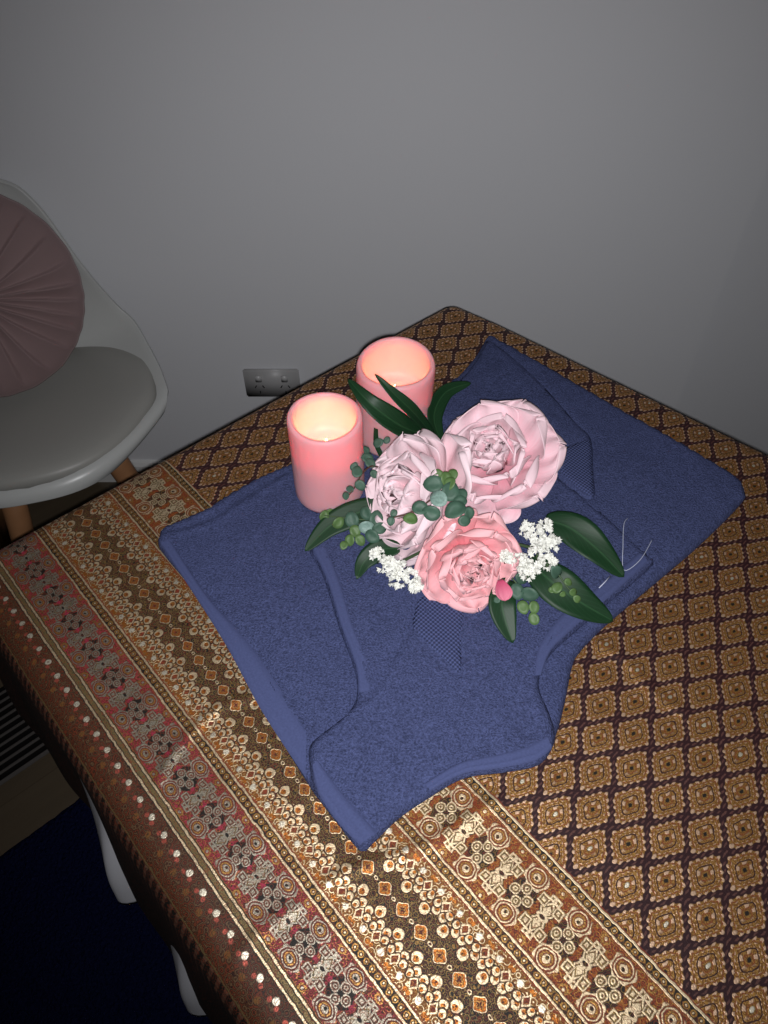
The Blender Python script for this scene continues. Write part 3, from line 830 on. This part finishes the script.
def leaf(px, width, mat=M_leafd, fold=0.25, name='peony_leaf', twist=0.0, wave=0.0, label=None):
    P = catmull([at(x, y, zt+z) for x, y, z in px], 0.004); n = len(P)-1; k = 8; vs = []; fs = []; uvs = []
    for i, p in enumerate(P):
        f = i/n; d = (P[min(i+1, n)]-P[max(i-1, 0)]).normalized()
        side = d.cross(Vector((0, -0.45, 0.89)) if not twist else (Matrix.Rotation(twist, 3, d) @ Vector((0, -0.45, 0.89)))).normalized(); nrm = side.cross(d)
        w = width*(math.sin(PI*min(1, f*0.93+0.06)**0.85)**0.8)
        if f > 0.985: w = 0.0003
        for j in range(k+1):
            g = 2*j/k-1
            vs.append(p + side*g*w + nrm*(abs(g)*w*fold + wave*math.sin(f*9+g*2)*w*abs(g))); uvs.append((j/k, f))
    for i in range(n):
        for j in range(k): q = i*(k+1)+j; fs.append((q, q+1, q+k+2, q+k+1))
    o = mesh(name, vs, fs, mat, uvs=uvs); adopt(o); o.modifiers.new('thick', 'SOLIDIFY').thickness = 0.0005
    if label: o['label'] = label
    return o
leaf([(434, 436, 0.034), (405, 428, 0.068), (372, 405, 0.098), (348, 379, 0.108)], 0.0125, wave=0.1)
leaf([(432, 434, 0.038), (413, 412, 0.080), (392, 392, 0.106), (375, 374, 0.122)], 0.0075, wave=0.1)
leaf([(440, 440, 0.030), (434, 415, 0.040), (446, 392, 0.046), (471, 383, 0.044)], 0.0100, twist=0.5)
leaf([(392, 505, 0.018), (360, 512, 0.018), (330, 526, 0.012), (305, 551, 0.002)], 0.0135, fold=0.1)
leaf([(400, 548, 0.020), (380, 550, 0.014), (364, 562, 0.006), (357, 579, 0.001)], 0.0105, fold=0.1)
leaf([(545, 520, 0.026), (570, 528, 0.030), (598, 550, 0.024), (624, 577, 0.008)], 0.0165, fold=0.15, wave=0.1)
leaf([(528, 560, 0.024), (552, 582, 0.024), (580, 602, 0.016), (613, 621, 0.002)], 0.0185, fold=0.12, wave=0.08)
leaf([(510, 580, 0.022), (502, 600, 0.020), (505, 620, 0.012), (513, 643, 0.002)], 0.0125, fold=0.2)
leaf([(388, 470, 0.020), (381, 455, 0.024), (376, 440, 0.030), (377, 410, 0.038)], 0.0026, name='slim_leaf')

def disc_leaf(p, nrm, r, mat, sprig, seed, aspect=1.15, ang=0.0):
    z = nrm.normalized(); x = z.orthogonal().normalized(); y = z.cross(x); x, y = x*math.cos(ang)+y*math.sin(ang), y*math.cos(ang)-x*math.sin(ang)
    vs = [p]; fs = []; n = 16
    for rr in (0.5, 1.0):
        for k in range(n):
            a = 2*PI*k/n; tip = 1+0.18*max(0, math.cos(a))**6
            vs.append(p + x*math.cos(a)*r*aspect*rr*tip + y*math.sin(a)*r*rr + z*(0.22*r*rr*rr*abs(math.sin(a)) + 0.08*r*rr*math.cos(a*2+seed)))
    for k in range(n):
        k2 = (k+1) % n; fs.append((0, 1+k, 1+k2)); fs.append((1+k, 1+n+k, 1+n+k2, 1+k2))
    o = mesh('leaf', [BI @ v for v in vs], fs, mat, sprig)
    o.modifiers.new('thick', 'SOLIDIFY').thickness = 0.0005
def sprig(stem, leaves, red=False, seed=0, label=None):
    rnd = random.Random(seed)
    bm = bmesh.new(); L = catmull([at(x, y, zt+z) for x, y, z in stem], 0.004)
    tube(bm, L, [0.0009-0.0004*i/len(L) for i in range(len(L))], 6)
    o = frombm('eucalyptus_sprig', bm, M_stemr if red else M_stem); adopt(o)
    if label: o['label'] = label
    for (x, y, z, r, kind) in leaves:
        p = at(x, y, zt+z); nrm = vdir(rnd.uniform(-0.45, 0.45), rnd.uniform(-0.3, 0.5), 1)
        disc_leaf(p, nrm, r*0.00096, {'e': M_euc, 'g': M_eucg, 'w': M_eucw}[kind], o, seed, ang=rnd.uniform(0, 6))
Zc = 0.088
sprig([(455, 500, 0.06), (444, 490, Zc), (432, 499, Zc+0.004), (415, 511, Zc+0.002), (404, 515, Zc), (388, 519, Zc-0.004)],
      [(434, 484, Zc+.004, 8, 'e'), (450, 492, Zc+.004, 8, 'e'), (439, 499, Zc+.008, 7.5, 'w'), (456, 510, Zc+.002, 8.5, 'e'), (446, 478, Zc+.008, 5.5, 'g'),
       (437, 475, Zc+.006, 5.5, 'g'), (453, 474, Zc+.006, 4.5, 'g'), (450, 483, Zc+.008, 5.5, 'g'), (432, 513, Zc+.005, 7, 'e'), (420, 508, Zc+.006, 6.5, 'e'),
       (411, 519, Zc+.004, 5.5, 'g'), (464, 521, Zc, 5, 'e'), (469, 513, Zc, 5, 'e'), (460, 502, Zc+.002, 6, 'e'), (394, 513, Zc, 3, 'e'), (391, 521, Zc-.002, 3.5, 'e'), (462, 494, Zc, 5, 'e')], True, 3,
      'sprig of round eucalyptus leaves across the front of the peonies')
sprig([(384, 470, 0.035), (372, 466, 0.05), (362, 474, 0.055), (355, 487, 0.056), (346, 499, 0.054)],
      [(370, 463, .05, 5, 'e'), (367, 458, .052, 5.5, 'e'), (378, 441+2, .045, 5, 'e'), (357, 472, .058, 5.5, 'e'), (354, 467, .058, 4, 'e'), (360, 485, .057, 5, 'e'),
       (350, 489, .056, 3.5, 'e'), (346, 496, .056, 3.5, 'e'), (387, 440, .045, 3.5, 'e'), (374, 474, .052, 4, 'e'), (366, 450, .05, 4, 'e')], True, 5)
sprig([(390, 520, 0.02), (370, 520, 0.022), (345, 518, 0.022), (322, 515, 0.018)],
      [(352, 520, .026, 7, 'e'), (338, 523, .022, 5.5, 'g'), (324, 516, .018, 5, 'g'), (366, 527, .030, 6.5, 'w'), (355, 531, .022, 5.5, 'g'), (350, 540, .020, 5, 'g'),
       (344, 545, .018, 4, 'g'), (360, 540, .020, 5, 'g'), (366, 513, .028, 6, 'e'), (376, 519, .030, 7, 'e'), (372, 536, .026, 6.5, 'e'), (380, 528, .030, 6, 'e'), (330, 512, .018, 3.5, 'g')], False, 9)
sprig([(512, 578, 0.03), (522, 590, 0.026), (530, 603, 0.020), (534, 620, 0.012)],
      [(517, 591, .028, 6.5, 'e'), (529, 594, .028, 7, 'e'), (523, 607, .022, 5.5, 'g'), (534, 607, .020, 5, 'g'), (534, 619, .014, 5, 'g'), (522, 578, .030, 6, 'e'), (497, 600, .022, 3, 'e')], False, 12)
sprig([(548, 565, 0.036), (558, 574, 0.034), (568, 588, 0.028), (580, 598, 0.02)],
      [(556, 572, .038, 6, 'e'), (557, 588, .034, 4.8, 'g'), (568, 582, .034, 3.5, 'g'), (573, 592, .030, 3.6, 'g'), (577, 599, .026, 3.4, 'g'), (552, 590, .03, 3, 'g'), (563, 597-3, .03, 2.6, 'g')], False, 15)
def blossom(pts, n, seed, label):
    rnd = random.Random(seed); V = []; F = []
    C = [(at(x, y, zt+z), r) for x, y, z, r in pts]
    core = bmesh.new()
    for q in range(n):
        c, r = C[rnd.randrange(len(C))]
        d = Vector((rnd.gauss(0, 1), rnd.gauss(0, 1)-0.3, rnd.gauss(0, 1)+0.9)).normalized()
        p = c + d*r*rnd.uniform(0.75, 1.05); nn = (d+Vector((rnd.gauss(0, .35), rnd.gauss(0, .35), rnd.gauss(0, .35)))).normalized()
        x = nn.orthogonal().normalized(); y = nn.cross(x); sz = rnd.uniform(0.0019, 0.0031); a0 = rnd.uniform(0, 6)
        for k in range(5):
            a = a0+2*PI*k/5; rd = x*math.cos(a)+y*math.sin(a); td = y*math.cos(a)-x*math.sin(a); o = len(V)
            V += [p, p+rd*sz*0.6+td*sz*0.38+nn*sz*0.25, p+rd*sz*1.15+nn*sz*0.55, p+rd*sz*0.6-td*sz*0.38+nn*sz*0.25, p-nn*sz*0.9]
            F += [(o, o+1, o+2), (o, o+2, o+3), (o+4, o+2, o+1), (o+4, o+3, o+2)]
    o = mesh('white_blossom', V, F, M_white, smooth=False); adopt(o); o['label'] = label
    bm = bmesh.new()
    for c, r in C:
        v0 = C[0][0]; base = Vector((v0.x, v0.y, 0))*0.0
        tube(bm, [BI @ (c-Vector((0, 0, r*1.6))), BI @ (c-Vector((0, 0, r*0.3)))], 0.0008, 5)
    frombm('stem', bm, M_stem, o)
blossom([(378, 556, .032, .0075), (388, 566, .034, .0085), (400, 570, .036, .0085), (398, 580, .032, .008), (412, 578, .034, .008), (416, 586, .030, .006)], 190, 3, 'white blossom cluster at the lower left of the bouquet')
blossom([(545, 528, .044, .008), (536, 540, .046, .009), (550, 544, .044, .0085), (528, 530, .046, .008), (520, 562, .042, .008), (535, 565, .042, .009), (548, 562, .040, .008), (506, 557, .046, .006), (538, 552, .048, .009), (528, 576-3, .038, .007)], 330, 8, 'white blossom cluster at the lower right of the bouquet')
bm = bmesh.new()
for (x, y, z, x2, y2, z2) in ((505, 475, 0.04, 465, 520, 0.006), (424, 508, 0.036, 458, 528, 0.004), (466, 560, 0.032, 462, 530, 0.005), (540, 550, .036, 470, 532, .006), (395, 565, .028, 456, 534, .004), (440, 440, .03, 460, 520, .004)):
    tube(bm, catmull([at(x, y, zt+z), at((x+x2)/2, (y+y2)/2, zt+(z+z2)/2-0.004), at(x2, y2, zt+z2)], 0.005), 0.0016, 6)
adopt(frombm('stem_bundle', bm, M_stem))

# ------------------------------------------------------------------ power outlet on the back wall
def outlet():
    root = empty('power_outlet', (-0.2345, WY, 0.295)); tag(root, 'grey double power point with two rocker switches low on the back wall', 'power outlet')
    bm = bmesh.new(); box(bm, Vector((0, -0.0045, 0.0025)), (0.116, 0.009, 0.073))
    bmesh.ops.bevel(bm, geom=[e for e in bm.edges], offset=0.003, segments=3, affect='EDGES')
    frombm('face_plate', bm, M_plate, root)
    for sx in (-1, 1):
        bm = bmesh.new(); box(bm, Vector((sx*0.027, -0.0105, 0.018)), (0.013, 0.005, 0.017), Matrix.Rotation(0.12, 4, 'X'))
        bmesh.ops.bevel(bm, geom=[e for e in bm.edges], offset=0.0012, segments=2, affect='EDGES'); frombm('rocker_switch', bm, M_plate2, root)
        bm = bmesh.new()
        for ax, az, ro in ((-0.008, -0.004, 0.52), (0.008, -0.004, -0.52), (0, -0.019, 0)):
            box(bm, Vector((sx*0.027+ax, -0.0091, az)), (0.0022, 0.0008, 0.0075), Matrix.Rotation(ro, 4, 'Y'))
        frombm('socket_slots', bm, M_hole, root, smooth=False)
outlet()

# ------------------------------------------------------------------ chair
CH = Vector((-0.620, 1.008, 0)); CA = math.radians(-74)        # direction the chair faces
FW = Vector((math.cos(CA), math.sin(CA), 0)); RT = Vector((-FW.y, FW.x, 0)); CHZ = 0.0
def chl(x, y, z): return CH + RT*x + FW*y + Vector((0, 0, z))
def chair():
    root = empty('shell_chair', CH, CA-PI/2); tag(root, 'white moulded shell chair with padded seat and wooden legs against the back wall', 'chair')
    # local: x = RT * -1 ... built in local coordinates with y forward
    prof = [(0.194, 0.416, 0.185, 0.00), (0.190, 0.430, 0.207, 0.00), (0.172, 0.440, 0.225, 0.000), (0.13, 0.440, 0.236, 0.006), (0.06, 0.434, 0.240, 0.016), (-0.02, 0.430, 0.236, 0.026),
(-0.09, 0.434, 0.220, 0.040), (-0.135, 0.450, 0.204, 0.048), (-0.158, 0.480, 0.180, 0.046), (-0.174, 0.53, 0.160, 0.038), (-0.188, 0.59, 0.142, 0.030),
            (-0.200, 0.645, 0.125, 0.022), (-0.210, 0.695, 0.106, 0.015), (-0.217, 0.735, 0.080, 0.010), (-0.221, 0.752, 0.048, 0.008)]
    def even(P, k=4):
        out = []
        for i in range(len(P)-1):
            p0, p1, p2, p3 = P[max(i-1, 0)], P[i], P[i+1], P[min(i+2, len(P)-1)]
            for q in range(k):
                t = q/k; out.append([0.5*(2*b+(c-a)*t+(2*a-5*b+4*c-d)*t*t+(3*b-a-3*c+d)*t**3) for a, b, c, d in zip(p0, p1, p2, p3)])
        out.append(list(P[-1])); return out
    prof = even(prof)
    m = len(prof); nu = 32; vs = []; fs = []
    for j in range(m):
        y, z, w, curl = prof[j]
        nr = Vector((0, 0, 1)).lerp(Vector((0, 1, 0.15)), sstep(0.430, 0.72, z) if y < -0.05 else 0).normalized()
        for i in range(nu+1):
            g = 2*i/nu-1
            x = w*math.sin(g*PI/2*0.98)/math.sin(PI/2*0.98) if False else w*g
            p = Vector((x, y, z)) + nr*curl*abs(g)**3.2
            # the front lip is rounded in plan
            if y > 0.0: p.y -= 0.125*(abs(g)**2.8)*sstep(-0.02, 0.2, y)
            vs.append(p)
    n = nu+1
    for j in range(m-1):
        for i in range(nu): k = j*n+i; fs.append((k, k+1, k+n+1, k+n))
    o = mesh('shell', vs, fs, M_shell, root)
    so = o.modifiers.new('thick', 'SOLIDIFY'); so.thickness = 0.007; so.offset = -1
    bv = o.modifiers.new('round', 'BEVEL'); bv.width = 0.002; bv.segments = 2; bv.limit_method = 'ANGLE'
    # rolled rim
    # seat pad
    vs = []; fs = []; nr_, na = 14, 72
    def outline(a):                                   # superellipse-like outline of the pad
        c, s_ = math.cos(a), math.sin(a); ex = 2/2.9
        x = 0.226*abs(c)**ex*(1 if c > 0 else -1); y = 0.180*abs(s_)**ex*(1 if s_ > 0 else -1)
        if y > 0: x *= 1-0.20*(y/0.182)**2; y -= 0.03*(x/0.2)**2*min(1, y/0.1)
        return x, y+0.010
    for side in (0, 1):
        for i in range(nr_+1):
            f = i/nr_
            for k in range(na):
                a = 2*PI*k/na; x, y = outline(a)
                xx = x*f; yy = 0.010+(y-0.010)*f
                gx = abs(xx)/0.24; base = 0.437 + 0.02*gx**3.2 - 0.006*max(0, 1-((yy-0.02)/0.17)**2)
                h = 0.030*math.sqrt(max(0, 1-f**5)) if side == 0 else 0.0
                vs.append(Vector((xx, yy, base + h + 0.002)))
    for side in (0, 1):
        o0 = side*(nr_+1)*na
        for i in range(nr_):
            for k in range(na):
                k2 = (k+1) % na; q = (o0+i*na+k, o0+(i+1)*na+k, o0+(i+1)*na+k2, o0+i*na+k2)
                fs.append(q if side == 0 else q[::-1])
    o = mesh('seat_pad', vs, fs, M_cush, root)
    bmx = bmesh.new(); bmx.from_mesh(o.data); bmesh.ops.remove_doubles(bmx, verts=bmx.verts, dist=0.0003); bmx.to_mesh(o.data); bmx.free()
    # legs and brace
    for ad in (62, 156, 244, 332):
        ca, sa = math.cos(math.radians(ad)), math.sin(math.radians(ad))
        bm = bmesh.new(); tube(bm, [(ca*0.108, sa*0.108, 0.420), (ca*0.137, sa*0.137, 0.30), (ca*0.225, sa*0.225, 0.0)], [0.022, 0.021, 0.013], 16)
        frombm('leg', bm, M_beech, root)
    bm = bmesh.new()
    for sx in (1, -1):
        q = math.radians(62 if sx > 0 else 156); c2, s2 = math.cos(q)*0.135, math.sin(q)*0.135
        tube(bm, [(c2, s2, 0.31), (-c2, -s2, 0.31)], 0.004, 8)
        tube(bm, [(c2*0.8, s2*0.8, 0.405), (-c2*0.8, -s2*0.8, 0.405)], 0.006, 8)
    frombm('metal_brace', bm, simple('black_metal', (0.02, 0.02, 0.02), 0.4, 0.5), root)
    return root
CHO = chair()

def cushion():
    R = 0.165; cen = CAM + ray(-25, 297)*1.235
    nrm = Vector((0.42, -0.80, 0.43)).normalized()
    z = nrm; x = Vector((0, 0, 1)).cross(z).normalized(); y = z.cross(x)
    M = Matrix(((x.x, y.x, z.x, 0), (x.y, y.y, z.y, 0), (x.z, y.z, z.z, 0), (0, 0, 0, 1)))
    root = empty('round_cushion', cen); tag(root, 'round dusty pink velvet cushion with radial pleats leaning on the chair back', 'cushion')
    vs = []; fs = []; nr_, na = 40, 360; npl = 27
    rnd = random.Random(4); offs = [rnd.uniform(-0.25, 0.25) for _ in range(npl+1)]; amps = [rnd.uniform(0.5, 1.2) for _ in range(npl+1)]
    for side in (1, -1):
        for i in range(nr_+1):
            f = i/nr_
            for k in range(na):
                a = 2*PI*k/na; q = a/(2*PI)*npl + 0.35*math.sin(a*3+1)+0.18*math.sin(f*2.4+a*5); idx = int(q) % npl; fr = q-math.floor(q)
                pl = (fr**1.6 - 0.4) if fr < 0.88 else (0.88**1.6-0.4)*(1-(fr-0.88)/0.12) + (-0.4)*(fr-0.88)/0.12
                env = math.sin(PI*min(1, f*1.0))**0.5 if f < 1 else 0
                fade = sstep(0.03, 0.3, f)*(1-sstep(0.80, 1.0, f))
                h = 0.052*(1-f**2.6)**0.62 - 0.022*math.exp(-(f/0.16)**2)
                h += 0.016*pl*fade*amps[idx]
                rr = R*f*(1+0.003*math.sin(q*2*PI)*f)
                vs.append(M @ Vector((rr*math.cos(a), rr*math.sin(a), side*h)))
    for s_ in (0, 1):
        o0 = s_*(nr_+1)*na
        for i in range(nr_):
            for k in range(na):
                k2 = (k+1) % na; q = (o0+i*na+k, o0+(i+1)*na+k, o0+(i+1)*na+k2, o0+i*na+k2); fs.append(q if s_ == 0 else q[::-1])
    o = mesh('pleated_cover', vs, fs, M_velv, root)
    b_ = bmesh.new(); b_.from_mesh(o.data); bmesh.ops.remove_doubles(b_, verts=b_.verts, dist=0.00005); b_.to_mesh(o.data); b_.free()
    bm = bmesh.new(); lathe(bm, [(0, 0.012), (0.010, 0.010), (0.017, 0.005), (0.018, 0), (0.0, -0.004)], 24)
    o = frombm('button', bm, M_velv, root); o.data.transform(M @ Matrix.Translation((0, 0, 0.030)))
cushion()
